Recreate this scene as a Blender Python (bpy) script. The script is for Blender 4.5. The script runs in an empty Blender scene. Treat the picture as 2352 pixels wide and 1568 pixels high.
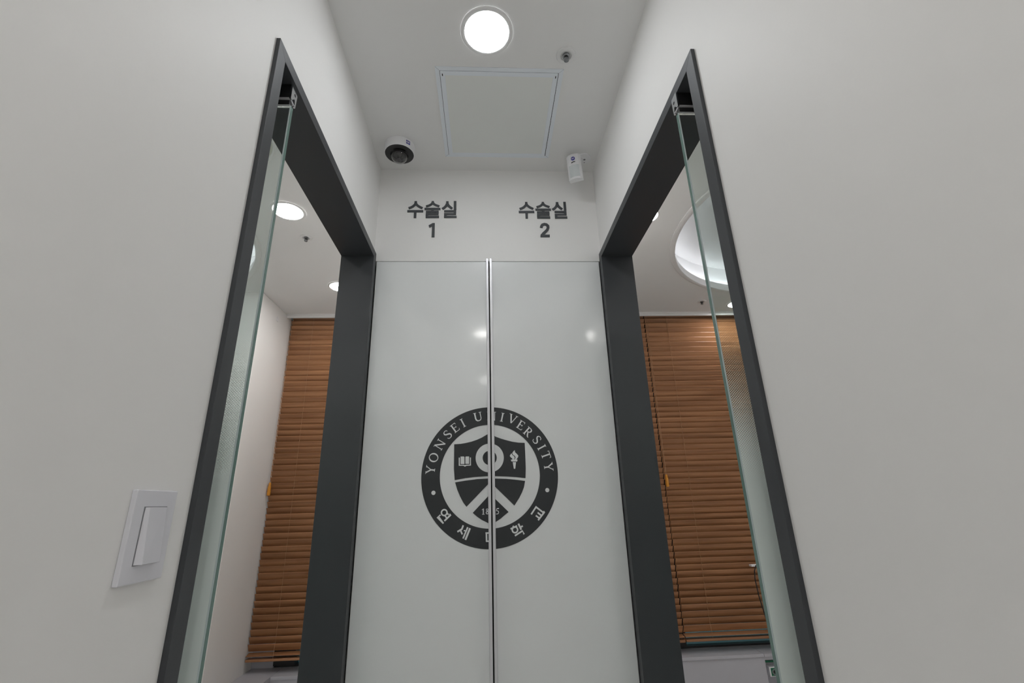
import bpy, bmesh, math, random
from mathutils import Vector, Matrix
from mathutils.geometry import tessellate_polygon
PI = math.pi
C = bpy.context.scene.collection
sc = bpy.context.scene
random.seed(4)

# ---------------------------------------------------------------- camera, world, exposure
cam_d = bpy.data.cameras.new('camera'); cam = bpy.data.objects.new('camera', cam_d); C.objects.link(cam)
_r = Vector((0.99841908, -0.04950231, -0.02662461)); _u = Vector((0.00898216, -0.32707756, 0.94495481)); _f = Vector((0.05548576, 0.94370005, 0.32611583))
cam.matrix_world = Matrix(((_r.x, _u.x, -_f.x, 0), (_r.y, _u.y, -_f.y, 0), (_r.z, _u.z, -_f.z, 1.23), (0, 0, 0, 1)))
cam_d.sensor_width = 36; cam_d.lens = 1078.80168 * 36 / 2352; cam_d.clip_start = 0.02
sc.camera = cam
w = bpy.data.worlds.new('night'); sc.world = w; w.use_nodes = True
w.node_tree.nodes['Background'].inputs[0].default_value = (0.03, 0.055, 0.06, 1); w.node_tree.nodes['Background'].inputs[1].default_value = 1.0
sc.view_settings.view_transform = 'Standard'; sc.view_settings.look = 'None'
sc.view_settings.exposure = -0.12; sc.view_settings.gamma = 1; sc.view_settings.use_curve_mapping = False
sc.cycles.max_bounces = 10; sc.cycles.transmission_bounces = 10; sc.cycles.transparent_max_bounces = 12; sc.cycles.diffuse_bounces = 7
LAMP = 92.0        # luminance of a downlight lens
LAMP_FRONT = 60.0  # the downlight in the corridor itself
COVE = 18.0        # luminance of the LED strip in the ceiling domes

# ---------------------------------------------------------------- dimensions (metres)
XL, XR, D, ZC, ZT = -0.4457, 0.4780, 1.7, 2.608, 2.161
WT = 0.110                                  # thickness of the corridor side walls
YN, YF, ZO, ZI = 0.769, 1.697, 2.195, 2.166 # door frames
YW = 3.34                                   # edge of the window niche
YG = 3.52                                   # window glass
ZS = 0.30                                   # window sill
YB = 3.42                                   # blinds
CAMZ = 1.23

TR = {'dark':[[(-0.1154,1.4342),(-0.0934,1.4351),(-0.0768,1.4374),(-0.055,1.442),(-0.0349,1.4483),(-0.0181,1.4554),(0.0008,1.4659),(0.0141,1.473),(0.0301,1.4586),(0.0502,1.4507),(0.0703,1.4445),(0.0904,1.439),(0.1123,1.4353),(0.1351,1.434),(0.1358,1.3846),(0.1357,1.3442),(0.1336,1.3127),(0.1004,1.317),(0.0675,1.3199),(0.0293,1.3219),(0.0016,1.3225),(-0.0434,1.3208),(-0.076,1.3178),(-0.1121,1.3121),(-0.1151,1.35)],[(-0.1106,1.3048),(-0.076,1.3095),(-0.0352,1.3136),(0.0016,1.3146),(0.0122,1.3144),(0.0121,1.3042),(0.0019,1.2945),(-0.071,1.224),(-0.082,1.2377),(-0.0934,1.2587),(-0.1033,1.2813)],[(0.0115,1.3144),(0.0292,1.314),(0.0673,1.312),(0.1001,1.3083),(0.1318,1.3036),(0.1273,1.2833),(0.1201,1.2663),(0.1097,1.248),(0.0924,1.2236),(0.0291,1.285),(0.0114,1.3018)],[(-0.0499,1.204),(0.0021,1.2554),(0.0125,1.2656),(0.0293,1.2447),(0.0721,1.2037),(0.0565,1.1923),(0.0452,1.1836),(0.0306,1.1746),(0.0117,1.1659),(0.0018,1.1704),(-0.0196,1.181),(-0.0355,1.1919)]],'lightpoly':[[(-0.0988,1.3877),(-0.0985,1.36),(-0.082,1.3596),(-0.0796,1.3577),(-0.0771,1.3568),(-0.0746,1.3575),(-0.0722,1.3594),(-0.0562,1.3598),(-0.0563,1.3872),(-0.0599,1.3873),(-0.0599,1.3628),(-0.0747,1.3627),(-0.0771,1.3611),(-0.0804,1.3628),(-0.0949,1.3631),(-0.0951,1.3876)],[(-0.0925,1.3913),(-0.0814,1.3913),(-0.0789,1.3893),(-0.0788,1.3655),(-0.0923,1.3658)],[(-0.0756,1.3893),(-0.0735,1.3912),(-0.0627,1.3909),(-0.0627,1.3656),(-0.0755,1.3659)],[(0.0905,1.3681),(0.1022,1.3678),(0.0987,1.3458),(0.0962,1.3448),(0.0938,1.346)],[(0.0838,1.3768),(0.108,1.3763),(0.1061,1.3698),(0.0861,1.3703)],[(0.0986,1.4095),(0.0998,1.4017),(0.106,1.3959),(0.1109,1.39),(0.1099,1.3852),(0.1038,1.3764),(0.0968,1.3765),(0.1007,1.3834),(0.0991,1.3887),(0.0917,1.3937),(0.0897,1.3987),(0.0929,1.4043)],[(0.0877,1.3987),(0.0884,1.3938),(0.0958,1.3879),(0.0977,1.3838),(0.0954,1.3766),(0.0888,1.3767),(0.0897,1.3799),(0.0824,1.3866),(0.0808,1.3899),(0.0834,1.3947)]],'strokes':[([(-0.1235,1.2003),(-0.1448,1.1811)],0.00558),([(-0.1275,1.203),(-0.1246,1.1988)],0.00394),([(-0.1366,1.2067),(-0.131,1.1998)],0.0046),([(-0.1428,1.1974),(-0.1379,1.191)],0.0046),([(-0.1582,1.2005),(-0.1665,1.194),(-0.1478,1.1734)],0.00493),([(-0.0815,1.1656),(-0.0861,1.154),(-0.101,1.146)],0.00558),([(-0.09,1.1489),(-0.0844,1.1375)],0.00525),([(-0.0664,1.1593),(-0.082,1.1246)],0.00525),([(-0.0588,1.1561),(-0.0741,1.1203)],0.00624),([(-0.0795,1.1494),(-0.0719,1.1474)],0.00394),([(-0.0072,1.1396),(0.0086,1.1391)],0.0046),([(-0.0041,1.1405),(-0.0035,1.1132)],0.00558),([(-0.0059,1.114),(0.0083,1.1136)],0.0046),([(0.0771,1.1497),(0.0992,1.1587)],0.00525),([(0.0854,1.1594),(0.0884,1.1548)],0.00493),([(0.1042,1.1655),(0.1132,1.1463)],0.00591),([(0.1107,1.1539),(0.1189,1.1581)],0.00525),([(0.0913,1.1282),(0.1172,1.1425),(0.1223,1.1317)],0.00525),([(0.1487,1.1938),(0.1663,1.2171),(0.1906,1.1984)],0.00525),([(0.1948,1.2006),(0.1717,1.1745)],0.00558),([(0.1712,1.199),(0.1829,1.1893)],0.00525),([(0.1643,1.1898),(0.176,1.181)],0.00525),([(0.1908,1.2027),(0.1947,1.1998)],0.00394),([(-0.0138,1.2169),(-0.0139,1.1986)],0.00328),([(-0.0191,1.2125),(-0.0138,1.2158)],0.00164),([(-0.0183,1.1985),(-0.0096,1.1982)],0.00164),([(0.0321,1.2152),(0.0393,1.2158)],0.00296),([(0.0316,1.2152),(0.0304,1.2081),(0.0336,1.2088),(0.0372,1.2069),(0.0381,1.2034),(0.0366,1.1996),(0.0326,1.198),(0.0291,1.1984)],0.0023)],'rings':[((-0.1459,1.2077),0.0116582,0.0068964000000000004),((0.0919,1.1466),0.011494,0.006568),((-0.0009,1.2125),0.0039408,0.0021346),((-0.0005,1.2032),0.0050902000000000005,0.0026272)],'dots':[((-0.1838,1.2722),0.0070606),((0.2078,1.2712),0.0070606)],'letters':[('Y',(-0.1963,1.3487)),('O',(-0.1865,1.3898)),('N',(-0.1657,1.4344)),('S',(-0.1393,1.4691)),('E',(-0.1133,1.4924)),('I',(-0.0853,1.5091)),('U',(-0.0305,1.5303)),('N',(0.0182,1.5317)),('I',(0.0564,1.527)),('V',(0.094,1.5197)),('E',(0.1236,1.4973)),('R',(0.1492,1.4722)),('S',(0.1796,1.4439)),('I',(0.1953,1.417)),('T',(0.2091,1.3887)),('Y',(0.2163,1.3488))],'su':{'p':[[(-0.3236,2.4025),(-0.2577,2.403),(-0.2573,2.3927),(-0.3232,2.3922)],[(-0.2957,2.3934),(-0.2852,2.3935),(-0.2855,2.3648),(-0.2958,2.3647)]],'s':[([(-0.2903,2.4468),(-0.2903,2.4381),(-0.2927,2.4301),(-0.3014,2.4206),(-0.3103,2.4151),(-0.319,2.4122)],0.00998),([(-0.2903,2.4468),(-0.2897,2.4381),(-0.2862,2.4301),(-0.2784,2.4225),(-0.2697,2.4169),(-0.2613,2.4126)],0.00998)]},'sul':{'p':[[(-0.2526,2.4141),(-0.1859,2.4146),(-0.1857,2.4047),(-0.2522,2.4042)],[(-0.2243,2.4054),(-0.214,2.4055),(-0.2138,2.3998),(-0.2242,2.3997)],[(-0.246,2.4002),(-0.1932,2.4006),(-0.1929,2.3913),(-0.2457,2.3909)],[(-0.2033,2.3927),(-0.193,2.3928),(-0.1928,2.387),(-0.2032,2.387)],[(-0.2462,2.3881),(-0.1935,2.3885),(-0.1933,2.3796),(-0.246,2.3793)],[(-0.2466,2.3802),(-0.2357,2.3803),(-0.2355,2.3746),(-0.2464,2.3746)],[(-0.2464,2.3753),(-0.1911,2.3756),(-0.1909,2.3654),(-0.2461,2.3651)]],'s':[([(-0.2188,2.4477),(-0.2192,2.4409),(-0.2239,2.4328),(-0.2323,2.4267),(-0.2395,2.4237),(-0.2465,2.4218)],0.00922),([(-0.2188,2.4477),(-0.2184,2.4409),(-0.2135,2.4332),(-0.2054,2.4279),(-0.198,2.4251),(-0.1912,2.4221)],0.00922)]},'sil':{'p':[[(-0.1304,2.4489),(-0.1199,2.449),(-0.1194,2.4062),(-0.1298,2.4061)],[(-0.1704,2.4034),(-0.12,2.4038),(-0.1199,2.3937),(-0.1702,2.3934)],[(-0.1303,2.3946),(-0.1199,2.3947),(-0.1198,2.3883),(-0.1302,2.3882)],[(-0.1704,2.3889),(-0.1201,2.3893),(-0.12,2.3811),(-0.1702,2.3808)],[(-0.1702,2.3815),(-0.1597,2.3816),(-0.1596,2.3756),(-0.1701,2.3755)],[(-0.1705,2.3761),(-0.1179,2.3764),(-0.1177,2.3665),(-0.1703,2.3661)]],'s':[([(-0.1575,2.4472),(-0.1579,2.4363),(-0.1626,2.4247),(-0.1697,2.4159),(-0.1784,2.4094)],0.01024),([(-0.1575,2.4472),(-0.157,2.4363),(-0.1522,2.4262),(-0.1453,2.4187),(-0.1376,2.4116)],0.01024)]},'one':{'p':[[(-0.2164,2.3401),(-0.2076,2.3402),(-0.2074,2.2735),(-0.2187,2.2734),(-0.2184,2.3254),(-0.2296,2.3191),(-0.2326,2.3295)]],'s':[]},'two':{'p':[[(0.2317,2.287),(0.2705,2.2871),(0.2699,2.2755),(0.2312,2.2754)]],'s':[([(0.236,2.3203),(0.2376,2.3278),(0.2422,2.3349),(0.2504,2.3378),(0.2589,2.3357),(0.2645,2.3294),(0.2649,2.3202),(0.2614,2.311),(0.2535,2.3021),(0.2445,2.2933),(0.2382,2.2849),(0.2364,2.2772)],0.01152)]}}
# ---------------------------------------------------------------- materials
def mat(name, col, rough=0.5, metal=0.0, spec=0.5, coat=0.0, bump=0.0, bscale=200.0, var=0.0, vscale=3.0, emit=None, estr=0.0):
    m = bpy.data.materials.new(name); m.use_nodes = True; nt = m.node_tree; b = nt.nodes['Principled BSDF']
    b.inputs['Base Color'].default_value = (*col, 1); b.inputs['Roughness'].default_value = rough
    b.inputs['Metallic'].default_value = metal; b.inputs['Specular IOR Level'].default_value = spec
    b.inputs['Coat Weight'].default_value = coat; b.inputs['Coat Roughness'].default_value = 0.05
    if emit: b.inputs['Emission Color'].default_value = (*emit, 1); b.inputs['Emission Strength'].default_value = estr
    tc = nt.nodes.new('ShaderNodeTexCoord')
    if bump:
        n = nt.nodes.new('ShaderNodeTexNoise'); n.inputs['Scale'].default_value = bscale; n.inputs['Detail'].default_value = 3
        bp = nt.nodes.new('ShaderNodeBump'); bp.inputs['Strength'].default_value = bump; bp.inputs['Distance'].default_value = 0.001
        nt.links.new(tc.outputs['Object'], n.inputs['Vector']); nt.links.new(n.outputs['Fac'], bp.inputs['Height']); nt.links.new(bp.outputs[0], b.inputs['Normal'])
    if var:
        n = nt.nodes.new('ShaderNodeTexNoise'); n.inputs['Scale'].default_value = vscale; n.inputs['Detail'].default_value = 4
        r = nt.nodes.new('ShaderNodeMixRGB'); r.inputs[1].default_value = (*[c * (1 - var) for c in col], 1); r.inputs[2].default_value = (*[min(1, c * (1 + var)) for c in col], 1)
        nt.links.new(tc.outputs['Object'], n.inputs['Vector']); nt.links.new(n.outputs['Fac'], r.inputs[0]); nt.links.new(r.outputs[0], b.inputs['Base Color'])
    return m

M = {}
M['wall'] = mat('painted_wall', (0.86, 0.855, 0.845), 0.55, bump=0.15, bscale=90, var=0.015, vscale=2)
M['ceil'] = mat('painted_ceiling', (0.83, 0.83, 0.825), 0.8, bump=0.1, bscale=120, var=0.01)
M['dometop'] = mat('dome_board', (0.60, 0.60, 0.595), 0.8)  # greyed to put the dimmer light of the dome top into its colour
M['floor'] = mat('vinyl_floor', (0.74, 0.735, 0.72), 0.35, var=0.06, vscale=6)
M['cab'] = mat('glossy_white_laminate', (0.82, 0.84, 0.845), 0.22, spec=0.35, coat=0.35, var=0.01)
M['cab'].node_tree.nodes['Principled BSDF'].inputs['Coat Roughness'].default_value = 0.09
M['ink'] = mat('dark_vinyl', (0.042, 0.046, 0.049), 0.45, spec=0.3)
M['letters'] = mat('light_vinyl', (0.82, 0.84, 0.845), 0.3, spec=0.35)
M['sign'] = mat('charcoal_acrylic', (0.066, 0.072, 0.080), 0.4)
M['frame'] = mat('charcoal_metal', (0.050, 0.054, 0.060), 0.42, metal=0.15, spec=0.5, bump=0.2, bscale=1500, var=0.12, vscale=900)
M['black'] = mat('black_metal', (0.012, 0.012, 0.013), 0.35, spec=0.5)
M['void'] = mat('dark_gap', (0.004, 0.004, 0.004), 0.9, spec=0.0)
M['chrome'] = mat('polished_steel', (0.75, 0.76, 0.78), 0.18, metal=1.0)
M['alu'] = mat('anodised_aluminium', (0.70, 0.70, 0.73), 0.42, metal=0.55)
M['steel'] = mat('dull_steel', (0.30, 0.31, 0.32), 0.3, metal=1.0)
M['panelframe'] = mat('pale_blue_aluminium', (0.80, 0.845, 0.895), 0.5, metal=0.1)
M['board'] = mat('ceiling_board', (0.80, 0.82, 0.80), 0.8, var=0.01)
M['white'] = mat('white_plastic', (0.84, 0.84, 0.86), 0.35, bump=0.0)
M['whitetrim'] = mat('white_trim', (0.80, 0.80, 0.80), 0.4, var=0.01)
M['switch'] = mat('switch_plastic', (0.74, 0.74, 0.79), 0.25, coat=0.3, var=0.02, vscale=30)
M['lens'] = mat('lamp_lens', (0.9, 0.9, 0.9), 0.5, emit=(1.0, 0.982, 0.955), estr=LAMP)
M['lens_front'] = mat('lamp_lens_front', (0.9, 0.9, 0.9), 0.5, emit=(0.955, 0.98, 1.0), estr=LAMP_FRONT)
M['led'] = mat('led_strip', (0.9, 0.9, 0.9), 0.5, emit=(0.93, 0.95, 1.0), estr=COVE)
M['blue'] = mat('blue_sticker', (0.035, 0.035, 0.33), 0.4)
M['sill'] = mat('grey_sill', (0.46, 0.46, 0.50), 0.4, var=0.03, vscale=8)
M['amber'] = mat('amber_plastic', (0.62, 0.25, 0.02), 0.3)
M['cord'] = mat('tan_cord', (0.38, 0.21, 0.11), 0.7)
M['blackcord'] = mat('black_cord', (0.01, 0.01, 0.01), 0.5)
M['green'] = mat('green_plastic', (0.0, 0.16, 0.07), 0.4)
M['grey'] = mat('grey_plastic', (0.22, 0.22, 0.24), 0.5)
M['film_grey'] = M['grey']

def wood():
    m = mat('blind_wood', (0.3, 0.15, 0.07), 0.38, spec=0.45); nt = m.node_tree; b = nt.nodes['Principled BSDF']
    tc = nt.nodes.new('ShaderNodeTexCoord'); mp = nt.nodes.new('ShaderNodeMapping'); mp.inputs['Scale'].default_value = (1.6, 60, 25)
    n = nt.nodes.new('ShaderNodeTexNoise'); n.inputs['Scale'].default_value = 1.0; n.inputs['Detail'].default_value = 5
    rp = nt.nodes.new('ShaderNodeValToRGB'); rp.color_ramp.elements[0].position = 0.3; rp.color_ramp.elements[1].position = 0.75
    rp.color_ramp.elements[0].color = (0.255, 0.112, 0.047, 1); rp.color_ramp.elements[1].color = (0.46, 0.225, 0.105, 1)
    nt.links.new(tc.outputs['Object'], mp.inputs[0]); nt.links.new(mp.outputs[0], n.inputs['Vector']); nt.links.new(n.outputs['Fac'], rp.inputs[0]); nt.links.new(rp.outputs[0], b.inputs['Base Color'])
    return m
M['wood'] = wood()

def glass(name, col, absorb, dens, rough=0.0):
    m = bpy.data.materials.new(name); m.use_nodes = True; nt = m.node_tree; b = nt.nodes['Principled BSDF']
    b.inputs['Base Color'].default_value = (*col, 1); b.inputs['Roughness'].default_value = rough; b.inputs['IOR'].default_value = 1.5; b.inputs['Transmission Weight'].default_value = 1
    if dens:
        v = nt.nodes.new('ShaderNodeVolumeAbsorption'); v.inputs['Color'].default_value = (*absorb, 1); v.inputs['Density'].default_value = dens
        nt.links.new(v.outputs[0], nt.nodes['Material Output'].inputs['Volume'])
    return m
M['glass'] = glass('green_tinted_glass', (0.90, 0.965, 0.945), (0.25, 0.80, 0.68), 3.2)
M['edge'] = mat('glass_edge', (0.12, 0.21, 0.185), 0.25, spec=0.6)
M['chamfer'] = mat('glass_chamfer_highlight', (0.62, 0.72, 0.72), 0.3, spec=0.6)  # pale colour paints the highlight along the chamfer of the glass
M['pane'] = glass('window_glass', (0.75, 0.95, 0.95), (0, 0, 0), 0)
M['dome'] = glass('smoked_dome', (0.75, 0.75, 0.75), (0, 0, 0), 0)

def film():
    # frosted film: dots that grow downwards until they merge (coordinates of the film itself)
    m = bpy.data.materials.new('frosted_dot_film'); m.use_nodes = True; nt = m.node_tree; N = nt.nodes; L = nt.links
    b = N['Principled BSDF']; out = N['Material Output']
    b.inputs['Base Color'].default_value = (0.88, 0.97, 0.94, 1); b.inputs['Roughness'].default_value = 0.6; b.inputs['Specular IOR Level'].default_value = 0.2
    tc = N.new('ShaderNodeTexCoord'); sp = N.new('ShaderNodeSeparateXYZ'); L.new(tc.outputs['Object'], sp.inputs[0])
    def mth(op, a, bb=None):
        n = N.new('ShaderNodeMath'); n.operation = op
        for i, v in enumerate((a, bb)):
            if v is None: continue
            if isinstance(v, (int, float)): n.inputs[i].default_value = v
            else: L.new(v, n.inputs[i])
        return n.outputs[0]
    cell = 0.0034
    u = mth('DIVIDE', mth('ADD', sp.outputs[0], sp.outputs[2]), cell * 1.41421); v = mth('DIVIDE', mth('SUBTRACT', sp.outputs[0], sp.outputs[2]), cell * 1.41421)
    fu = mth('SUBTRACT', mth('FRACT', mth('ADD', u, 1000)), 0.5); fv = mth('SUBTRACT', mth('FRACT', mth('ADD', v, 1000)), 0.5)
    d = mth('SQRT', mth('ADD', mth('MULTIPLY', fu, fu), mth('MULTIPLY', fv, fv)))
    rad = mth('MULTIPLY', mth('POWER', mth('MAXIMUM', mth('DIVIDE', mth('SUBTRACT', 0.0, sp.outputs[2]), 0.345), 0.0), 0.85), 0.72)     # local z: 0 at the first dots
    mask = mth('LESS_THAN', d, mth('MAXIMUM', rad, 0.0))
    tr = N.new('ShaderNodeBsdfTransparent'); tr.inputs[0].default_value = (0.97, 0.985, 0.98, 1)
    tl = N.new('ShaderNodeBsdfTranslucent'); tl.inputs[0].default_value = (0.86, 0.95, 0.92, 1)
    mx = N.new('ShaderNodeMixShader'); mx.inputs[0].default_value = 0.18; L.new(b.outputs[0], mx.inputs[1]); L.new(tl.outputs[0], mx.inputs[2])
    m2 = N.new('ShaderNodeMixShader'); L.new(mask, m2.inputs[0]); L.new(tr.outputs[0], m2.inputs[1]); L.new(mx.outputs[0], m2.inputs[2]); L.new(m2.outputs[0], out.inputs[0])
    return m
M['film'] = film()

# ---------------------------------------------------------------- helpers
def box(bm, x0, x1, y0, y1, z0, z1):
    v = [bm.verts.new((x, y, z)) for x in (x0, x1) for y in (y0, y1) for z in (z0, z1)]
    for f in ((0, 1, 3, 2), (4, 6, 7, 5), (0, 4, 5, 1), (2, 3, 7, 6), (0, 2, 6, 4), (1, 5, 7, 3)): bm.faces.new([v[i] for i in f])
    return v
def prism(bm, loops, a0, a1, axis='Y'):
    """extrude polygon(s): first loop outer, others holes; 2D coordinates are (x,z) for Y, (y,z) for X, (x,y) for Z"""
    def P(p, t):
        return Vector((p[0], t, p[1])) if axis == 'Y' else Vector((t, p[0], p[1])) if axis == 'X' else Vector((p[0], p[1], t))
    tris = tessellate_polygon([[Vector((p[0], p[1], 0)) for p in lp] for lp in loops])
    flat = [p for lp in loops for p in lp]
    A = [bm.verts.new(P(p, a0)) for p in flat]; B = [bm.verts.new(P(p, a1)) for p in flat]
    for t in tris:
        try: bm.faces.new([A[i] for i in t]); bm.faces.new([B[i] for i in reversed(t)])
        except ValueError: pass
    k = 0
    for lp in loops:
        n = len(lp)
        for i in range(n):
            j = (i + 1) % n
            try: bm.faces.new((A[k + i], A[k + j], B[k + j], B[k + i]))
            except ValueError: pass
        k += n
def rect(x0, x1, y0, y1): return [(x0, y0), (x1, y0), (x1, y1), (x0, y1)]
def circ(cx, cy, r, n=64, ry=None):
    ry = ry or r
    return [(cx + r * math.cos(2 * PI * i / n), cy + ry * math.sin(2 * PI * i / n)) for i in range(n)]
def lathe(bm, prof, n=48, c=(0, 0, 0)):
    rings = []
    for r, z in prof:
        if r < 1e-6: rings.append([bm.verts.new((c[0], c[1], c[2] + z))])
        else: rings.append([bm.verts.new((c[0] + r * math.cos(2 * PI * i / n), c[1] + r * math.sin(2 * PI * i / n), c[2] + z)) for i in range(n)])
    for a, b in zip(rings, rings[1:]):
        for i in range(n):
            j = (i + 1) % n
            q = [a[i % len(a)], a[j % len(a)], b[j % len(b)], b[i % len(b)]]
            q = [v for k, v in enumerate(q) if v not in q[:k]]
            if len(q) > 2:
                try: bm.faces.new(q)
                except ValueError: pass
def tube(bm, pts, r, n=8):
    pts = [Vector(p) for p in pts]; rings = []
    for i, p in enumerate(pts):
        d = (pts[min(i + 1, len(pts) - 1)] - pts[max(i - 1, 0)]).normalized()
        a = d.orthogonal().normalized() if i == 0 else (a - d * a.dot(d)).normalized()
        b = d.cross(a); rings.append([bm.verts.new(p + r * (math.cos(2 * PI * k / n) * a + math.sin(2 * PI * k / n) * b)) for k in range(n)])
    for x, y in zip(rings, rings[1:]):
        for k in range(n): bm.faces.new((x[k], x[(k + 1) % n], y[(k + 1) % n], y[k]))
    bm.faces.new(rings[0][::-1]); bm.faces.new(rings[-1])
def ribbon(pts, wd):
    """outline of a stroke; wd a number or one width per point"""
    n = len(pts); ws = wd if isinstance(wd, (list, tuple)) else [wd] * n; L, R = [], []
    for i, p in enumerate(pts):
        a = Vector(pts[max(i - 1, 0)]); b = Vector(pts[min(i + 1, n - 1)]); d = (b - a).normalized(); nn = Vector((-d.y, d.x))
        s = 1.0
        if 0 < i < n - 1:
            d1 = (Vector(p) - a).normalized(); s = 1 / max(0.5, abs(Vector((-d1.y, d1.x)).dot(nn)))
        q = Vector(p); L.append(tuple(q + nn * ws[i] / 2 * s)); R.append(tuple(q - nn * ws[i] / 2 * s))
    return L + R[::-1]
def obj(name, bm, m, parent=None, smooth=False, bevel=0.0, label=None):
    bmesh.ops.recalc_face_normals(bm, faces=bm.faces)
    me = bpy.data.meshes.new(name); bm.to_mesh(me); bm.free(); me.materials.append(m)
    o = bpy.data.objects.new(name, me); C.objects.link(o)
    if parent is not None:
        o.parent = parent
    if smooth:
        me.polygons.foreach_set('use_smooth', [True] * len(me.polygons)); me.set_sharp_from_angle(angle=math.radians(40))
    if bevel:
        b = o.modifiers.new('bevel', 'BEVEL'); b.width = bevel; b.segments = 2; b.limit_method = 'ANGLE'
    if label: o['label'] = label
    return o
def put(o, loc, rz=0.0, rx=0.0): o.location = loc; o.rotation_euler = (rx, 0, rz); return o
def struct(o, label=None):
    o['kind'] = 'structure'
    if label: o['label'] = label; 
    return o
def tag(o, label, cat, group=None):
    o['label'] = label; o['category'] = cat
    if group: o['group'] = group
    return o
def empty(name, loc=(0, 0, 0)):
    o = bpy.data.objects.new(name, None); o.empty_display_size = 0.05; C.objects.link(o); o.location = loc; return o
def NB(): return bmesh.new()
def boxes(name, L, m, parent=None, **k):
    bm = NB()
    for b in L: box(bm, *b)
    return obj(name, bm, m, parent, **k)
def sw(o, label, cat='wall'):
    struct(o, label); o['category'] = cat; return o

# ---------------------------------------------------------------- the setting
X0, X1, Y0 = -3.2, 3.4, -5.6
def side_wall(name, xa, xb, label):
    bm = NB()
    prism(bm, [[(-1.45, 0), (YN, 0), (YN, ZO), (YF, ZO), (YF, 0), (3.6, 0), (3.6, ZC), (-1.45, ZC)]], xa, xb, 'X')
    return sw(obj(name, bm, M['wall']), label)
side_wall('wall_left', XL - WT, XL, 'white painted wall left of the corridor with a doorway and a light switch')
side_wall('wall_right', XR, XR + WT, 'white painted wall right of the corridor with a doorway')
sw(boxes('wall_back', [(XL, XR, D, D + 0.07, ZT + 0.0025, ZC)], M['wall']), 'white end wall carrying the two dark room signs, above the glossy closet')
sw(boxes('wall_left_outer', [(X0 - 0.1, X0, Y0, 3.6, 0, ZC)], M['wall']), 'outer wall of the left room')
sw(boxes('wall_right_outer', [(X1, X1 + 0.1, Y0, 3.6, 0, ZC)], M['wall']), 'outer wall of the right room')
sw(boxes('wall_left_front', [(X0, XL - WT, -1.45, -1.35, 0, ZC)], M['wall']), 'wall closing the left room towards the lobby')
sw(boxes('wall_right_front', [(XR + WT, X1, -1.45, -1.35, 0, ZC)], M['wall']), 'wall closing the right room towards the lobby')
sw(boxes('wall_front', [(X0, X1, Y0 - 0.1, Y0, 0, ZC)], M['wall']), 'far wall of the lobby behind the viewer')
bm = NB(); prism(bm, [[(X0, 2.943), (-1.481, 2.943), (-1.481, 3.8), (X0, 3.8)]], 0, ZC, 'Z')
sw(obj('wall_left_back', bm, M['wall'], bevel=0.003), 'white wall of the left room beside the window niche')
sw(boxes('wall_left_window', [(-1.481, XL - WT, YW + 0.004, 3.6, 0, ZS - 0.018), (-1.481, -1.345, YG - 0.01, 3.6, ZS, ZC + 0.16)], M['sill']), 'grey wall under the window sill of the left room')
RB1 = 2.75
sw(boxes('wall_right_window', [(XR + WT, 1.724, YW + 0.004, 3.6, 0, ZS - 0.018), (1.724, 1.86, YW + 0.004, 3.6, 0, 0.10), (1.724, 1.86, YW + 0.07, 3.6, 0.10, 0.265), (1.724, 1.86, YW + 0.004, 3.6, 0.265, ZS - 0.018),
   (1.86, RB1, YW + 0.004, 3.6, 0, ZS - 0.018)], M['sill']), 'grey wall under the window sill of the right room')
sw(boxes('wall_right_back', [(RB1, X1, YW, 3.6, 0, ZC)], M['wall']), 'wall of the right room beyond its window')
sw(boxes('floor', [(X0 - 0.1, X1 + 0.1, Y0 - 0.1, 3.8, -0.08, 0)], M['floor']), 'pale vinyl floor', 'floor')
# the ceiling, with the two round openings of the light domes
CL, CR, RO = (-2.11, 2.06), (1.945, 2.067), 0.892
bm = NB()
prism(bm, [rect(X0 - 0.1, X1 + 0.1, Y0 - 0.1, YW), circ(*CL, RO, 128), circ(*CR, RO, 128)], ZC, ZC + 0.015, 'Z')
sw(obj('ceiling', bm, M['ceil']), 'white ceiling over the corridor and both side rooms', 'ceiling')
sw(boxes('ceiling_niche', [(X0, X1, YW + 0.001, 3.6, ZC + 0.16, ZC + 0.18), (X0, X1, YW - 0.012, YW + 0.001, ZC + 0.0152, ZC + 0.16)], M['ceil']), 'raised ceiling of the blind recess', 'ceiling')
for i, (a, b) in enumerate(((-1.481, XL - WT), (XR + WT, RB1))):
    bm = NB(); prism(bm, [[(YW - 0.022, ZC - 0.006), (YW - 0.006, ZC - 0.006), (YW - 0.004, ZC - 0.022), (YW + 0.008, ZC - 0.022), (YW + 0.008, ZC + 0.012), (YW, ZC + 0.012), (YW, ZC), (YW - 0.022, ZC)]], a, b, 'X')
    sw(obj('trim_%d' % (i + 1), bm, M['whitetrim']), 'white trim along the blind recess of the %s room' % ('left', 'right')[i], 'trim')

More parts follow.
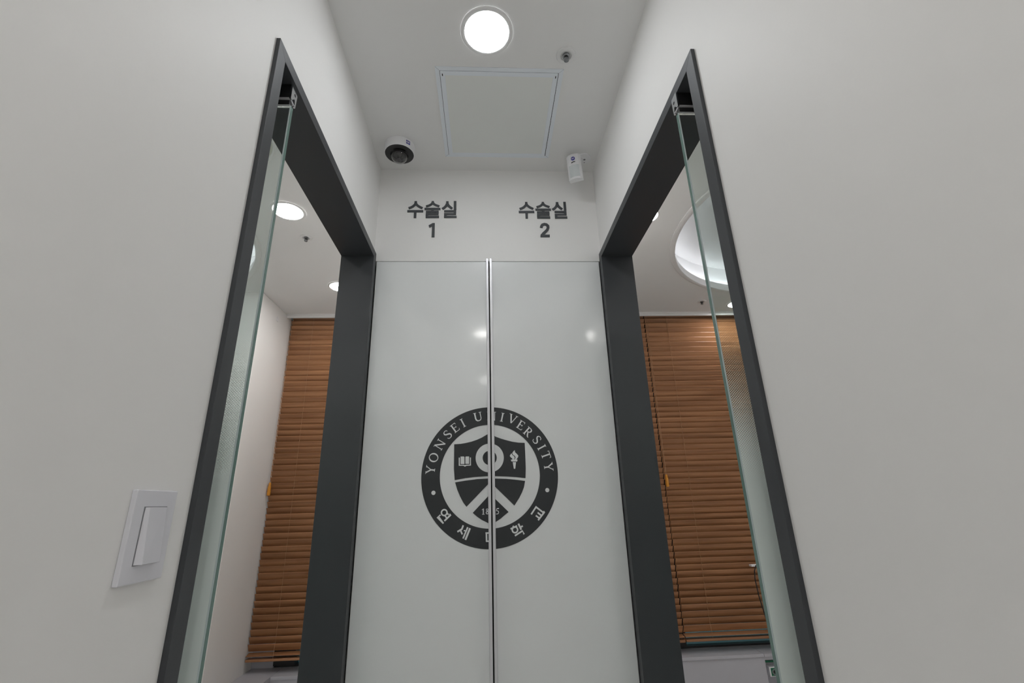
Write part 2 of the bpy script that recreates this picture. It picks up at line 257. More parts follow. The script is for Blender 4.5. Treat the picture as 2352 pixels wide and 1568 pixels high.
# ---------------------------------------------------------------- glazed swing doors with charcoal frames
def door(n, s, side):
    """s = -1 left wall, +1 right wall; all x measured from the wall face outwards"""
    xw = XL if s < 0 else XR
    root = empty('door_%d' % n, (xw, YN, 0)); struct(root, 'open glass swing door in a charcoal metal frame in the %s wall' % side); root['category'] = 'door'
    def X(d): return xw + s * d          # d>0 into the wall
    def bx(name, L, m, parent=root, **k):
        o = boxes(name, [(min(X(a), X(b)), max(X(a), X(b)), c, d, e, f) for a, b, c, d, e, f in L], m, parent, **k)
        if parent is root: o.matrix_parent_inverse = Matrix.Translation((-xw, -YN, 0))
        return o
    a, b = -0.0086, WT + 0.008
    f1 = ZO - ZI
    def post(name, poly):
        bm = NB(); prism(bm, [poly], min(X(a), X(b)), max(X(a), X(b)), 'X'); o = obj(name, bm, M['frame'], root, bevel=0.0006); o.matrix_parent_inverse = Matrix.Translation((-xw, -YN, 0)); return o
    yi, yo = YN + 0.034, YF - 0.035
    post('side_jamb', [(YN, 0), (yi, 0), (yi, ZI), (YN, ZO)])
    post('side_jamb', [(yo, 0), (YF, 0), (YF, ZO), (yo, ZI)])
    post('head_jamb', [(YN, ZO), (yi, ZI), (yo, ZI), (YF, ZO)])
    hx = 0.002 if s < 0 else -0.006       # leading edge of the leaf
    gx = -0.0025 if s < 0 else -0.0105
    gx = 0.0 - 0.0025 if s < 0 else -0.0105
    e0 = 0.0 if s > 0 else -0.002
    lead = (-0.443 - XL) * -1 if s < 0 else (0.467 - XR)
    leaf = bx('glass_leaf', [(lead, lead + 0.86, 0.868, 0.878, 0.012, CAMZ + 0.878)], M['glass'], label='clear green-tinted glass leaf')
    for nm, q, mm, lb in (('polished_edge', (lead - 0.0006, lead - 0.0001, 0.8686, 0.878, 0.012, CAMZ + 0.878), 'edge', 'green cut edge of the glass'), ('edge_highlight', (lead - 0.0006, lead + 0.0020, 0.8672, 0.8679, 0.012, CAMZ + 0.878), 'chamfer', 'painted highlight along the glass chamfer')):
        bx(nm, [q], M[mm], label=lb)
    bm = NB(); zt = CAMZ + 0.345; x_in = X(lead + 0.0022); x_out = X(lead + 0.858)
    vs = [bm.verts.new(p) for p in ((x_in, 0, 0.02 - zt), (x_out, 0, 0.02 - zt), (x_out, 0, 0.05), (x_in, 0, 0.05))]; bm.faces.new(vs)
    fm = obj('frosted_film', bm, M['film'], root, label='frosted film fading upwards into small dots'); fm.location = (-xw, 0.86755 - YN, zt)
    fit = bx('patch_fitting', [(lead + 0.003, lead + 0.118, 0.862, 0.884, CAMZ + 0.8965, ZI), (lead + 0.004, lead + 0.118, 0.866, 0.880, CAMZ + 0.882, CAMZ + 0.8965)], M['black'])
    def sub(name, bm, m, **k):
        o = obj(name, bm, m, fit, **k); o.matrix_parent_inverse = Matrix.Identity(4); return o
    def sb(name, L, m):
        o = boxes(name, [(min(X(a), X(b)), max(X(a), X(b)), c, d, e, f) for a, b, c, d, e, f in L], m, fit, bevel=0.0004); return o
    sb('chrome_strip', [(lead + 0.001, lead + 0.118, 0.8610, 0.8845, CAMZ + 0.8935, CAMZ + 0.8965), (lead + 0.003, lead + 0.118, 0.8655, 0.8805, CAMZ + 0.8790, CAMZ + 0.8800)], M['alu'])
    bm = NB(); t0, t1 = X(lead - 0.001), X(lead + 0.003)
    out = [(0.8605, CAMZ + 0.8935), (0.8605, ZI), (0.887, ZI), (0.8885, ZI - 0.004), (0.8885, ZI - 0.014), (0.8865, CAMZ + 0.889), (0.8825, CAMZ + 0.889), (0.880, CAMZ + 0.906), (0.876, CAMZ + 0.906), (0.8655, CAMZ + 0.8935)]
    prism(bm, [out, circ(0.8775, CAMZ + 0.918, 0.004, 16)], min(t0, t1), max(t0, t1), 'X'); sub('end_plate', bm, M['chrome'])
    bm = NB(); sx = X(lead + 0.062); prism(bm, [circ(sx, CAMZ + 0.915, 0.006, 20), circ(sx, CAMZ + 0.915, 0.004, 20)], 0.8612, 0.862, 'Y'); sub('screw', bm, M['black'])
    return root
door(1, -1, 'left'); door(2, 1, 'right')

# ---------------------------------------------------------------- closet with the crest
closet = tag(empty('closet', (0.016, D, 0)), 'tall glossy off-white closet with two doors and a round dark crest, at the corridor end', 'closet')
PI_C = Matrix.Translation((-0.016, -D, 0))
def cp(o, parent=closet):
    o.parent = parent
    if parent is closet: o.matrix_parent_inverse = PI_C
    return o
cp(boxes('carcass', [(XL + 0.009, XR - 0.009, D + 0.022, D + 0.5, 0.0, ZT - 0.004)], M['void']))
EC = (0.0105, CAMZ + 0.0965); ER, EI = 0.2376, 0.1740
def letter(bm, ch, c, h, ang, y0, y1):
    S = lambda pts, wd: strokes.append(ribbon(pts, wd))
    strokes = []; holes = []
    tk, tn, sf = 0.155, 0.085, 0.055
    def serif(x, y, half=0.17, l=None):
        S([(x - (half if l is None else l), y), (x + half, y)], sf)
    if ch == 'I': S([(0, 0.02), (0, 0.98)], tk); serif(0, 0.028); serif(0, 0.972)
    if ch == 'Y':
        S([(-0.34, 0.97), (0.0, 0.44)], 0.14); S([(0.34, 0.97), (0.02, 0.46)], tn); S([(0, 0.5), (0, 0.02)], tk); serif(0, 0.028); serif(-0.34, 0.972, 0.15); serif(0.34, 0.972, 0.13)
    if ch == 'O': holes.append((circ(0, 0.5, 0.50, 40, 0.52), circ(0, 0.5, 0.34, 40, 0.44)))
    if ch == 'N':
        S([(-0.36, 0.02), (-0.36, 0.98)], tn); S([(-0.36, 0.96), (0.36, 0.02)], 0.15); S([(0.36, 0.0), (0.36, 0.98)], tn); serif(-0.36, 0.028, 0.14); serif(-0.42, 0.972, 0.12); serif(0.36, 0.972, 0.14)
    if ch == 'S':
        S([(0.25, 0.78), (0.19, 0.92), (0.0, 0.985), (-0.19, 0.91), (-0.25, 0.75), (-0.16, 0.61), (0.04, 0.5), (0.22, 0.38), (0.27, 0.22), (0.17, 0.06), (-0.04, 0.01), (-0.22, 0.07), (-0.29, 0.23)],
          [0.07, 0.07, 0.075, 0.10, 0.13, 0.155, 0.16, 0.155, 0.13, 0.10, 0.075, 0.07, 0.07])
    if ch == 'E':
        S([(-0.2, 0.02), (-0.2, 0.98)], tk); S([(-0.36, 0.968), (0.28, 0.968)], 0.065); S([(-0.2, 0.52), (0.16, 0.52)], 0.07); S([(-0.36, 0.032), (0.32, 0.032)], 0.065)
        S([(0.27, 1.0), (0.28, 0.80)], 0.05); S([(0.30, 0.0), (0.35, 0.21)], 0.055); S([(0.16, 0.62), (0.16, 0.42)], 0.05)
    if ch == 'U':
        S([(-0.32, 0.97), (-0.32, 0.35), (-0.27, 0.17), (-0.14, 0.06), (0.04, 0.04), (0.22, 0.11), (0.3, 0.3), (0.3, 0.97)], [tk, tk, 0.15, 0.13, 0.10, 0.09, tn, tn]); serif(-0.32, 0.972, 0.17); serif(0.3, 0.972, 0.15)
    if ch == 'V':
        S([(-0.36, 0.97), (0.01, 0.0)], 0.155); S([(0.36, 0.97), (0.02, 0.02)], tn); serif(-0.37, 0.972, 0.17); serif(0.36, 0.972, 0.15)
    if ch == 'R':
        S([(-0.24, 0.02), (-0.24, 0.98)], tk); S([(-0.24, 0.968), (0.0, 0.965), (0.17, 0.88), (0.21, 0.74), (0.15, 0.59), (0.0, 0.51), (-0.24, 0.5)], [0.065, 0.08, 0.13, 0.15, 0.12, 0.08, 0.065])
        S([(-0.04, 0.52), (0.12, 0.22), (0.24, 0.07), (0.4, 0.0)], [0.13, 0.15, 0.13, 0.07]); serif(-0.24, 0.028, 0.17); serif(-0.36, 0.972, 0.08)
    if ch == 'T':
        S([(0, 0.02), (0, 0.98)], tk); S([(-0.36, 0.965), (0.36, 0.965)], 0.07); S([(-0.36, 1.0), (-0.38, 0.80)], 0.05); S([(0.36, 1.0), (0.38, 0.80)], 0.05); serif(0, 0.028, 0.18)
    ca, sa = math.cos(ang), math.sin(ang)
    def W(p):
        x, y = p[0] * h, (p[1] - 0.5) * h
        return (c[0] + x * ca - y * sa, c[1] + x * sa + y * ca)
    for k, s in enumerate(strokes): prism(bm, [[W(p) for p in s]], y0 - 0.00002 * k, y1)
    for o, i in holes: prism(bm, [[W(p) for p in o], [W(p) for p in i]], y0, y1)
def crest_pieces():
    # (name, builder list, front, back, material)
    a, q = D - 0.0008, D; out = [('crest_ring', [[circ(*EC, ER, 144), circ(*EC, EI, 128)]], a, q, 'ink')]
    for pl in TR['dark']: out.append(('crest_shield', [[pl]], a, q, 'ink'))
    a, q = D - 0.0012, D - 0.0007
    syl = [0] * 4 + [1] * 5 + [2] * 3 + [3] * 5 + [4] * 5
    for nm, ids in (('crest_book', (0, 1, 2)), ('crest_torch', (3, 4, 5, 6))): out.append((nm, [[TR['lightpoly'][k]] for k in ids], a, q, 'letters'))
    ST = [ribbon(p, wd) for p, wd in TR['strokes']]; RG = [[circ(*c, r0, 32), circ(*c, r1, 32)] for c, r0, r1 in TR['rings']]
    for ids, rg in (((0, 1, 2, 3, 4), (0,)), ((5, 6, 7, 8, 9), ()), ((10, 11, 12), ()), ((13, 14, 15, 16, 17), (1,)), ((18, 19, 20, 21, 22), ())):
        out.append(('crest_syllable', [[ST[k]] for k in ids] + [RG[k] for k in rg], a, q, 'letters'))
    for ids, rg in (((23, 24, 25), ()), ((), (2, 3)), ((26, 27), ())):
        out.append(('crest_digit', [[ST[k]] for k in ids] + [RG[k] for k in rg], a, q, 'letters'))
    for c, r in TR['dots']: out.append(('crest_dot', [[circ(*c, r, 24)]], a, q, 'letters'))
    oc = (0.0098, CAMZ + 0.1545); out.append(('crest_circle', [[circ(*oc, 0.0495, 64), circ(*oc, 0.0248, 48)]], a, q, 'letters'))
    return out
def crest_on(d, xc, left):
    def emit(nm, bm, m):
        bm = cut(bm, xc, left)
        if len(bm.faces) > 2: cp(obj(nm, bm, m), d)
        else: bm.free()
    for nm, polys, a, q, m in crest_pieces():
        bm = NB()
        for k, pl in enumerate(polys): prism(bm, pl, a - 0.00002 * k, q)
        emit(nm, bm, M[m])
    for ch, c in TR['letters']:
        bm = NB(); letter(bm, ch, c, 0.0315, math.atan2(c[1] - EC[1], c[0] - EC[0]) - PI / 2, D - 0.0012, D - 0.0007); emit('crest_letter', bm, M['letters'])
def cut(bm, x, keep_left):
    bmesh.ops.bisect_plane(bm, geom=bm.verts[:] + bm.edges[:] + bm.faces[:], plane_co=(x, 0, 0), plane_no=(1, 0, 0), clear_outer=keep_left, clear_inner=not keep_left)
    return bm
for left in (True, False):
    xa, xb = (XL + 0.0115, 0.0115) if left else (0.0185, XR - 0.0115)
    d = cp(boxes('door', [(xa, xb, D + 0.0002, D + 0.019, 0.05, ZT)], M['cab'], bevel=0.0008))
    ha, hb = (0.0030, 0.0130) if left else (0.0170, 0.0270)
    h = cp(boxes('handle', [(ha, hb, D - 0.018, D - 0.0001, 0.3, ZT + 0.006)], M['alu'], bevel=0.0012), d); h['label'] = 'long light aluminium edge handle'
    xc = 0.0032 if left else 0.0268
    crest_on(d, xc, left)

# ---------------------------------------------------------------- room signs
def sign(name, dx, digit, label):
    root = tag(empty(name, (-0.22 + dx, D, CAMZ + 1.13)), label, 'sign')
    def part(nm, d, off):
        bm = NB(); k = 0
        for pl in d['p']: prism(bm, [[(p[0] + off, p[1]) for p in pl]], D - 0.0032 - 0.00004 * k, D); k += 1
        for s, wd in d['s']: prism(bm, [ribbon([(p[0] + off, p[1]) for p in s], wd)], D - 0.0032 - 0.00004 * k, D); k += 1
        o = obj(nm, bm, M['sign'], root); o.matrix_parent_inverse = Matrix.Translation((0.22 - dx, -D, -CAMZ - 1.13)); return o
    for g in ('su', 'sul', 'sil'): part('raised_letter', TR[g], dx)
    part('raised_numeral', TR[digit], dx if digit == 'one' else 0)
sign('room_sign', 0.0, 'one', 'left-hand charcoal sign reading operating room 1, on the end wall near the dome camera')
sign('room_sign', 0.4675, 'two', 'right-hand charcoal sign reading operating room 2, on the end wall near the motion sensor')

# ---------------------------------------------------------------- ceiling fittings
def downlight(x, y, label, group=None, lens='lens'):
    root = tag(empty('downlight', (x, y, ZC)), label, 'ceiling light', group)
    bm = NB(); lathe(bm, [(0.067, -0.001), (0.068, -0.0035), (0.072, -0.0048), (0.079, -0.0035), (0.081, -0.0003)], 64); obj('trim_ring', bm, M['whitetrim'], root, smooth=True)
    bm = NB(); lathe(bm, [(0.0, -0.0022), (0.0672, -0.0022), (0.0672, -0.0004), (0.0, -0.0004)], 64); obj('lens', bm, M[lens], root)
    return root
downlight(0.0115, 1.060, 'lit round downlight in the corridor ceiling in front of the square access panel', lens='lens_front')
downlight(-0.958, 2.010, 'lit round downlight in the left room, the larger one in front of the sprinkler')
downlight(-0.950, 2.855, 'lit round downlight nearest the blind in the left room, half hidden by the frame')
downlight(0.818, 2.035, 'lit round downlight in the right room, just showing past the door frame head')
downlight(1.895, 3.165, 'lit round downlight in the right room seen through the glass above the blind')
UG = 'downlights behind the viewer, seen only as reflections'  # a few are mirrored in the closet doors; the others are added fill
for x, y in ((-0.03, -0.37), (-1.0, -1.14), (0.88, -0.46), (-1.15, 0.15), (-2.4, -0.9), (-2.6, 0.6), (1.95, -0.9), (1.9, 0.6), (2.9, 0.4), (3.1, 1.9), (-3.0, -0.2),
             (0.36, -5.2), (0.0, -1.95), (-0.9, -2.2), (0.9, -2.2), (-1.9, -2.6), (1.9, -2.6), (-0.8, -3.4), (1.2, -3.4), (-2.5, -4.2), (2.6, -4.2), (-1.0, -4.8)):
    downlight(x, y, 'round downlight out of view, from a set of mirrored lamps and added fill lamps', UG)

def dome(name, c, label):
    root = tag(empty(name, (c[0], c[1], ZC)), label, 'ceiling light')
    bm = NB(); lathe(bm, [(RO + 0.028, -0.0002), (RO + 0.027, -0.006), (RO + 0.020, -0.010), (RO + 0.004, -0.010), (RO - 0.002, -0.007), (RO - 0.002, 0.018), (RO + 0.070, 0.0185)], 128); obj('trim_ring', bm, M['whitetrim'], root, smooth=True)
    bm = NB(); lathe(bm, [(RO + 0.070, 0.0155), (RO + 0.070, 0.205)], 128); obj('side_wall', bm, M['whitetrim'], root, smooth=True)
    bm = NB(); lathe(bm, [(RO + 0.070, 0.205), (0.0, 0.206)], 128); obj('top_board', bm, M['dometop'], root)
    bm = NB(); lathe(bm, [(RO + 0.001, 0.0186), (RO + 0.001, 0.042), (RO + 0.006, 0.042), (RO + 0.006, 0.0186), (RO + 0.001, 0.0186)], 128); obj('strip_shield', bm, M['whitetrim'], root)  # unseen ring added to keep the strip's light off the top board
    bm = NB(); lathe(bm, [(RO + 0.0065, 0.0192), (RO + 0.0090, 0.0192), (RO + 0.0090, 0.036), (RO + 0.0065, 0.036), (RO + 0.0065, 0.0192)], 128); obj('light_strip', bm, M['led'], root)
dome('light_dome', CL, 'large round recessed light dome in the left room ceiling, seen through glass')
dome('light_dome', CR, 'large round recessed light dome in the right room ceiling')

def sprinkler(x, y, label, big=True):
    root = tag(empty('sprinkler', (x, y, ZC)), label, 'sprinkler')
    bm = NB(); lathe(bm, [(0.0315, -0.0002), (0.0305, -0.003), (0.022, -0.0045), (0.018, -0.004), (0.0165, -0.0005)], 48); obj('cover_plate', bm, M['whitetrim'], root, smooth=True)
    bm = NB(); lathe(bm, [(0.0, -0.0006), (0.0120, -0.001), (0.0120, -0.0065), (0.0100, -0.0085), (0.0085, -0.009), (0.0, -0.009)], 32); obj('collar', bm, M['steel'], root, smooth=True)
    bm = NB(); lathe(bm, [(0.0075, -0.0085), (0.0068, -0.012), (0.0075, -0.015), (0.0075, -0.017), (0.0, -0.017)], 24); obj('stem', bm, M['black'], root, smooth=True)
    bm = NB(); lathe(bm, [(0.0, -0.0165), (0.0085, -0.0165), (0.0090, -0.019), (0.0082, -0.023), (0.0070, -0.0235), (0.006, -0.022), (0.0, -0.022)], 32); obj('head', bm, M['steel'], root, smooth=True)
sprinkler(0.2695, 1.133, 'steel sprinkler head in a round white plate on the corridor ceiling')
sprinkler(-0.957, 2.250, 'small steel sprinkler head between the two downlights of the left room')
sprinkler(1.600, 3.120, 'small steel sprinkler head near the blinds of the right room')

bm = NB(); root = tag(empty('ceiling_disc', (-0.987, 1.514, ZC)), 'large round pale disc with a raised rim on the left room ceiling', 'ceiling fitting')
lathe(bm, [(0.166, -0.0002), (0.166, -0.010), (0.160, -0.013), (0.154, -0.010), (0.153, -0.004)], 72); obj('rim', bm, M['whitetrim'], root, smooth=True)
bm = NB(); lathe(bm, [(0.0, -0.0045), (0.153, -0.0045), (0.153, -0.001), (0.0, -0.001)], 72); obj('face', bm, mat('pale_disc', (0.66, 0.66, 0.59), 0.6), root)
bm = NB(); box(bm, 0.118, 0.132, 0.030, 0.046, -0.008, -0.0044); obj('catch', bm, M['black'], root)

# square access panel
root = tag(empty('access_panel', (0.0545, 1.398, ZC)), 'square access panel with a pale aluminium double frame in the corridor ceiling', 'access panel')
def pp(o): o.matrix_parent_inverse = Matrix.Translation((-0.0545, -1.398, -ZC)); return o
bm = NB(); prism(bm, [rect(-0.1615, 0.2705, 1.184, 1.6115), rect(-0.1475, 0.2555, 1.1985, 1.6005)], ZC - 0.0025, ZC - 0.0001, 'Z'); pp(obj('outer_frame', bm, M['panelframe'], root, bevel=0.0005))
bm = NB(); prism(bm, [rect(-0.1475, 0.2555, 1.1985, 1.6005)], ZC - 0.0006, ZC - 0.0001, 'Z'); pp(obj('gap', bm, M['void'], root))
bm = NB(); prism(bm, [[(-0.1462, 1.1998), (0.2538, 1.1998), (0.2530, 1.6003), (-0.1462, 1.6003)], rect(-0.1300, 0.2380, 1.2165, 1.5875)], ZC - 0.0028, ZC - 0.0004, 'Z'); pp(obj('inner_frame', bm, M['panelframe'], root, bevel=0.0005))
bm = NB(); prism(bm, [rect(-0.1300, 0.2380, 1.2165, 1.5875)], ZC - 0.0020, ZC - 0.0004, 'Z'); pp(obj('board', bm, M['board'], root))
for x, y in ((-0.1615, 1.184), (0.2705, 1.184), (0.2705, 1.6115), (-0.1615, 1.6115)):
    sx = 1 if x < 0 else -1; sy = 1 if y < 1.4 else -1
    bm = NB(); prism(bm, [ribbon([(x + sx * 0.0005, y + sy * 0.0005), (x + sx * 0.014, y + sy * 0.0135)], 0.0006)], ZC - 0.00256, ZC - 0.0015, 'Z')
    pp(obj('mitre_joint', bm, M['grey'], root))
for x in (-0.1385, 0.2465): pp(boxes('latch_slot', [(x - 0.0015, x + 0.0015, 1.2105, 1.2195, ZC - 0.0031, ZC - 0.0026)], M['black'], root))

# ADT-style monogram used by the two stickers (letters A, D, T as strokes, unit height)
def mono(bm, f, y0):
    g = [([(-0.95, -0.5), (-0.62, 0.5), (-0.3, -0.5)], 0.2), ([(-0.8, -0.15), (-0.45, -0.15)], 0.16), ([(-0.1, -0.5), (-0.1, 0.5)], 0.2), ([(-0.1, 0.42), (0.12, 0.38), (0.24, 0.0), (0.12, -0.38), (-0.1, -0.42)], 0.18),
         ([(0.62, -0.5), (0.62, 0.5)], 0.2), ([(0.35, 0.42), (0.92, 0.42)], 0.18)]
    for pts, wd in g:
        vs = [bm.verts.new(f(p[0], p[1], y0)) for p in ribbon(pts, wd)]
        n = len(vs) // 2
        for i in range(n - 1): bm.faces.new((vs[i], vs[i + 1], vs[2 * n - 2 - i], vs[2 * n - 1 - i]))
# dome camera
cx, cy = -0.3405, 1.560
root = tag(empty('dome_camera', (cx, cy, ZC)), 'white security camera with black face and clear dome on the corridor ceiling', 'security camera')
bm = NB(); lathe(bm, [(0.0605, -0.0002), (0.0605, -0.012), (0.0595, -0.033), (0.058, -0.038), (0.0565, -0.0385), (0.0565, -0.036)], 64); obj('housing', bm, M['white'], root, smooth=True)
bm = NB(); lathe(bm, [(0.0565, -0.0372), (0.036, -0.0395), (0.034, -0.036), (0.0, -0.034)], 64); obj('face_plate', bm, M['black'], root, smooth=True)
bm = NB(); R = 0.033; lathe(bm, [(R, -0.036)] + [(R * math.cos(t), -0.044 - R * math.sin(t)) for t in [k * PI / 24 for k in range(0, 12)]] + [(0, -0.044 - R)], 48); o = obj('clear_dome', bm, M['dome'], root, smooth=True, label='clear dome')
sol = o.modifiers.new('thickness', 'SOLIDIFY'); sol.thickness = 0.0015
bm = NB(); bmesh.ops.create_uvsphere(bm, u_segments=24, v_segments=14, radius=0.021, matrix=Matrix.Translation((0, 0, -0.046))); ey = obj('eyeball', bm, M['black'], root, smooth=True)
bm = NB(); lathe(bm, [(0.0095, -0.060), (0.0095, -0.070), (0.007, -0.071), (0.006, -0.069), (0.0, -0.0685)], 24); obj('lens', bm, M['grey'], ey, smooth=True)
bm = NB()
def cyl(a, z, r=0.0609): return (r * math.cos(a), r * math.sin(a), z)
a0 = -0.98
for i in range(6):
    a, b = a0 + 0.30 * i / 6, a0 + 0.30 * (i + 1) / 6
    bm.faces.new([bm.verts.new(cyl(a, -0.010)), bm.verts.new(cyl(b, -0.010)), bm.verts.new(cyl(b, -0.027)), bm.verts.new(cyl(a, -0.027))])
stk = obj('sticker', bm, M['blue'], root, label='blue sticker with white letters')
bm = NB(); mono(bm, lambda u, v, r: cyl(a0 + 0.15 + u * 0.14, -0.0185 + v * 0.009, 0.0612), 0); obj('sticker_letters', bm, M['white'], stk)

# motion sensor: body turned left and tipped down, on a round ceiling bracket
root = tag(empty('motion_sensor', (0.372, 1.575, ZC)), 'small white motion sensor tipped down on a bracket at the right of the corridor ceiling', 'sensor')
bm = NB(); Wd, Hd = 0.029, 0.0545
sec = [(-Wd, 0.030), (-Wd, 0.012), (-0.021, 0.003), (-0.010, -0.002), (0, -0.0035), (0.010, -0.002), (0.021, 0.003), (Wd, 0.012), (Wd, 0.030)]
prism(bm, [sec], -Hd, Hd, 'Z')
body = obj('body', bm, M['white'], root, bevel=0.002)
TB = Matrix.Translation((-0.004, 0.0, -0.075)) @ Matrix.Rotation(-0.42, 4, 'Z') @ Matrix.Rotation(0.18, 4, 'X')
body.matrix_local = TB
def front(x): 
    for (a, b), (c, d) in zip(sec[1:-1], sec[2:]):
        if a <= x <= c: return b + (d - b) * (x - a) / (c - a)
    return 0.012
bm = NB()
n = 14
for i in range(n):
    xa = -0.0205 + 0.041 * i / n; xb = xa + 0.041 / n
    bm.faces.new([bm.verts.new(p) for p in ((xa, front(xa) - 0.0008, -0.046), (xb, front(xb) - 0.0008, -0.046), (xb, front(xb) - 0.0008, 0.006), (xa, front(xa) - 0.0008, 0.006))])
bmesh.ops.remove_doubles(bm, verts=bm.verts, dist=1e-5)
obj('lens', bm, mat('sensor_lens', (0.66, 0.70, 0.71), 0.2), body, smooth=True)
bm = NB(); prism(bm, [[(-0.009, 0.017), (-0.005, 0.0195), (0.001, 0.0205), (0.007, 0.0195), (0.0085, 0.0175), (0.004, 0.0170), (-0.002, 0.0168), (-0.007, 0.0145)]], -0.0045, -0.001); obj('indicator_window', bm, M['black'], body)
bm = NB(); c8 = [(0.0085 * math.cos(PI / 8 + k * PI / 4), 0.0335 + 0.0085 * math.sin(PI / 8 + k * PI / 4)) for k in range(8)]; prism(bm, [c8], -0.0046, -0.001); stk = obj('sticker', bm, M['blue'], body, label='blue octagonal sticker with white letters')
bm = NB(); mono(bm, lambda u, v, r: (u * 0.0058, -0.0048, 0.0335 + v * 0.0055), 0); obj('sticker_letters', bm, M['white'], stk)
bm = NB(); lathe(bm, [(0.0, -0.004), (0.031, -0.004), (0.032, -0.0002)], 40, (0.048, 0.040, 0)); br = obj('bracket_plate', bm, M['white'], root, smooth=True)
bm = NB()
for x, y, r in ((0.030, 0.028, 0.003), (0.053, 0.042, 0.005), (0.056, 0.060, 0.0025)): lathe(bm, [(0.0, -0.0046), (r, -0.0044)], 16, (x, y, 0))
obj('screw_hole', bm, M['grey'], br)
bm = NB(); tube(bm, [(0.036, 0.040, -0.003), (0.030, 0.038, -0.03), (0.022, 0.034, -0.06), (0.012, 0.026, -0.085)], 0.009, 12); obj('bracket_arm', bm, M['white'], root, smooth=True)

# ---------------------------------------------------------------- light switch
sx = XL
root = tag(empty('light_switch', (XL, 0.683, CAMZ - 0.026)), 'white rocker light switch on the left wall beside the door frame', 'light switch')
bm = NB(); hy, hz = 0.0405, 0.0555
prism(bm, [rect(-hy, hy, -hz, hz)], 0.0001, 0.007, 'X'); obj('face_plate', bm, M['switch'], root, bevel=0.0012)
bm = NB(); prism(bm, [rect(-0.0225, 0.0225, -0.035, 0.035)], 0.006, 0.0074, 'X'); obj('rocker_gap', bm, M['grey'], root)
bm = NB(); vs = [bm.verts.new(p) for p in ((0.006, -0.0215, -0.034), (0.006, 0.0215, -0.034), (0.006, 0.0215, 0.034), (0.006, -0.0215, 0.034), (0.0155, -0.017, -0.034), (0.0135, 0.020, -0.034), (0.0095, 0.020, 0.034), (0.0105, -0.017, 0.034))]
for f in ((0, 1, 2, 3), (4, 7, 6, 5), (0, 4, 5, 1), (1, 5, 6, 2), (2, 6, 7, 3), (3, 7, 4, 0)): bm.faces.new([vs[i] for i in f])
obj('rocker', bm, M['switch'], root, bevel=0.0006)

# ---------------------------------------------------------------- windows, sills, blinds
def window(n, x0, x1, mull, label, seams):
    root = empty('window_%d' % n, ((x0 + x1) / 2, YG, ZS)); struct(root, label); root['category'] = 'window'
    inv = Matrix.Translation((-(x0 + x1) / 2, -YG, -ZS))
    def P(o): o.matrix_parent_inverse = inv; return o
    P(boxes('window_frame', [(x0, x1, YG, YG + 0.05, ZC + 0.10, ZC + 0.16), (x0, x1, YG, YG + 0.05, ZS, ZS + 0.012)] + [(a, b, YG - 0.02, YG + 0.05, ZS + 0.012, ZC + 0.10) for a, b in mull], M['black'], root))
    xs = [x0] + [v for a, b in mull for v in (a, b)] + [x1]
    for a, b in zip(xs[::2], xs[1::2]):
        if b - a > 0.02: P(boxes('pane', [(a, b, YG + 0.02, YG + 0.026, ZS + 0.012, ZC + 0.10)], M['pane'], root))
    P(boxes('window_sill', seams, M['sill'], root, bevel=0.0015))
window(1, -1.345, XL - WT, [(-1.345, -1.215)], 'dark night window behind the wooden blind of the left room', [(-1.481, -1.291, 2.943, YG, ZS - 0.018, ZS), (-1.289, XL - WT, YW - 0.003, YG, ZS - 0.018, ZS)])
window(2, XR + WT, RB1, [(1.14, 1.297)], 'dark night window behind the wooden blinds of the right room', [(XR + WT, 1.719, YW - 0.005, YG, ZS - 0.018, ZS), (1.721, RB1, YW - 0.005, YG, ZS - 0.018, ZS)])
sw(boxes('wall_left_ledge', [(-1.481, -1.291, 2.943, YW + 0.004, 0, ZS - 0.018)], M['sill']), 'low grey boxed ledge in the corner of the left room niche')

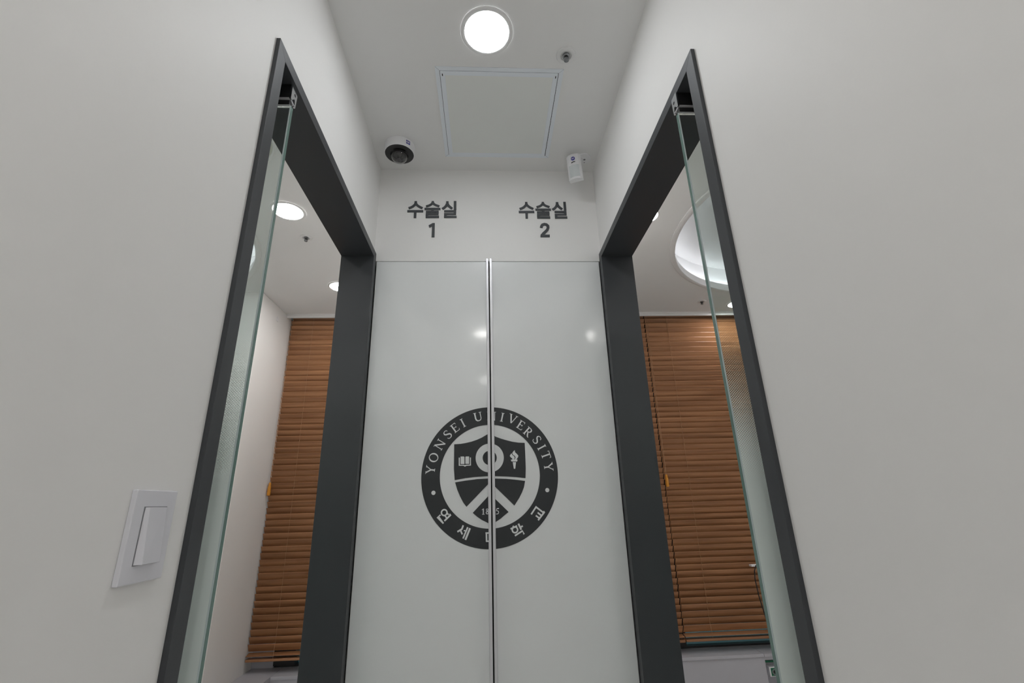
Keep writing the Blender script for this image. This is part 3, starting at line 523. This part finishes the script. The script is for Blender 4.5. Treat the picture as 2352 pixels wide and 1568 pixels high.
PITCH, SW, TH = 0.0395, 0.050, math.radians(61)
def blind(x0, x1, cords, label, pull=None, dz=0.0, tilt=0.0):
    root = tag(empty('wooden_blind', ((x0 + x1) / 2, YB, ZC + 0.10)), label, 'window blind')
    inv = Matrix.Translation((-(x0 + x1) / 2, -YB, -ZC - 0.10))
    def P(o): o.matrix_parent_inverse = inv; return o
    zb = CAMZ - 0.862 + dz
    P(boxes('headrail', [(x0 + 0.002, x1 - 0.002, YB - 0.026, YB + 0.026, ZC + 0.075, ZC + 0.125)], M['wood'], root, bevel=0.002))
    bm = NB(); z = zb + 0.030; k = 0
    while z < ZC + 0.07:
        th = TH + tilt + random.uniform(-0.02, 0.02)
        if k == 0: th = math.radians(-12)
        jx = random.uniform(-0.0012, 0.0012); c, s = math.cos(th), math.sin(th)
        sec = []
        for u, v in ((-SW / 2, 0), (-SW / 2 + 0.002, 0.0014), (0, 0.0019), (SW / 2 - 0.002, 0.0014), (SW / 2, 0), (SW / 2 - 0.002, -0.0014), (0, -0.0010), (-SW / 2 + 0.002, -0.0014)):
            # room edge (u<0) up
            sec.append((YB + u * c - v * s, z - u * s - v * c))
        prism(bm, [sec], x0 + jx, x1 + jx, 'X'); z += PITCH if k else 0.036; k += 1
    P(obj('slats', bm, M['wood'], root))
    P(boxes('bottom_rail', [(x0, x1, YB - 0.026, YB + 0.024, zb - 0.004, zb + 0.010)], M['wood'], root, bevel=0.003))
    for cx in cords:
        bm = NB(); yy = YB - SW / 2 * math.cos(TH) - 0.0015
        pts = []; z = zb + 0.066
        pts.append((cx, YB - 0.024, zb + 0.012))
        while z < ZC + 0.07: pts.append((cx, yy, z + 0.021)); pts.append((cx, yy + 0.006, z + 0.035)); z += PITCH
        tube(bm, pts, 0.0011, 6); P(obj('ladder_cord', bm, M['cord'], root))
    if pull:
        px, zt0, zt1 = pull
        yb = YB - 0.036
        for k in (-1, 1):
            bm = NB(); tube(bm, [(px + k * 0.006, YB - 0.03, ZC + 0.07), (px + k * 0.005, yb, ZC - 0.1), (px + k * 0.0015, yb - 0.002, zt0)], 0.0013, 6); P(obj('pull_cord', bm, M['cord'], root))
        bm = NB(); h = zt0 - zt1
        lathe(bm, [(0.0, h), (0.005, h), (0.0075, h * 0.93), (0.0085, h * 0.8), (0.0075, h * 0.74), (0.010, h * 0.68), (0.011, h * 0.1), (0.0095, 0), (0.0, 0)], 16, (px, yb - 0.002, zt1)); t = P(obj('tassel', bm, M['amber'], root, smooth=True)); t['label'] = 'amber plastic tassel'
blind(-1.474, XL - WT - 0.006, (-1.312, -0.80), 'brown wooden slatted blind in the window niche of the left room', (-1.462, CAMZ + 0.178, CAMZ + 0.094))
blind(XR + WT + 0.006, 1.2535, (0.72, 1.10), 'narrow strip of brown slatted blind next to the door frame in the right room', None)
blind(1.2605, RB1 - 0.005, (1.435, 2.30), 'wide brown wooden slatted blind of the right room with an amber cord tassel', (1.262, CAMZ + 0.166, CAMZ + 0.083), dz=0.002)

# small things by the right room window
bm = NB(); root = tag(empty('wall_bracket', (1.80, 3.36, CAMZ - 0.43)), 'small white bracket holding a thin black cable in front of the right room blind', 'bracket')
box(bm, -0.060, 0.08, -0.025, 0.010, -0.006, 0.006); obj('arm', bm, M['white'], root, bevel=0.002)
tag(obj('cable', (lambda b: (tube(b, [(1.84, 3.33, 0.812), (1.79, 3.325, 0.812), (1.762, 3.325, 0.800), (1.748, 3.325, 0.77), (1.742, 3.325, 0.72), (1.748, 3.325, 0.62), (1.768, 3.325, 0.50), (1.795, 3.325, 0.40), (1.83, 3.32, 0.312), (1.86, 3.32, 0.306)], 0.0036, 8), b)[1])(NB()), M['blackcord'], smooth=True), 'thin black cable hanging in a curve in front of the right room blind', 'cable')
root = tag(empty('call_button', (1.772, YW + 0.07, 0.195)), 'white and green boxed push button in the recess under the right room sill', 'push button')
bm = NB(); box(bm, -0.022, 0.040, -0.050, -0.0002, -0.026, 0.026); obj('housing', bm, M['white'], root, bevel=0.003)
bm = NB(); box(bm, -0.013, 0.033, -0.0515, -0.050, -0.021, 0.021); obj('face', bm, M['green'], root)
bm = NB(); prism(bm, [circ(0.010, 0, 0.017, 28), circ(0.010, 0, 0.011, 28)], -0.054, -0.0515); obj('ring', bm, M['grey'], root)
bm = NB(); prism(bm, [circ(0.010, 0, 0.008, 20)], -0.056, -0.0515); obj('push_button', bm, M['black'], root)
bm = NB(); box(bm, -0.020, 0.040, -0.012, -0.0002, 0.040, 0.050); obj('green_tab', bm, M['green'], root)
tag(boxes('wall_plate', [(-1.481, -1.4765, 3.172, 3.200, 2.500, 2.530)], M['white'], bevel=0.001), 'tiny square plate high on the side wall of the left room window niche', 'wall plate')
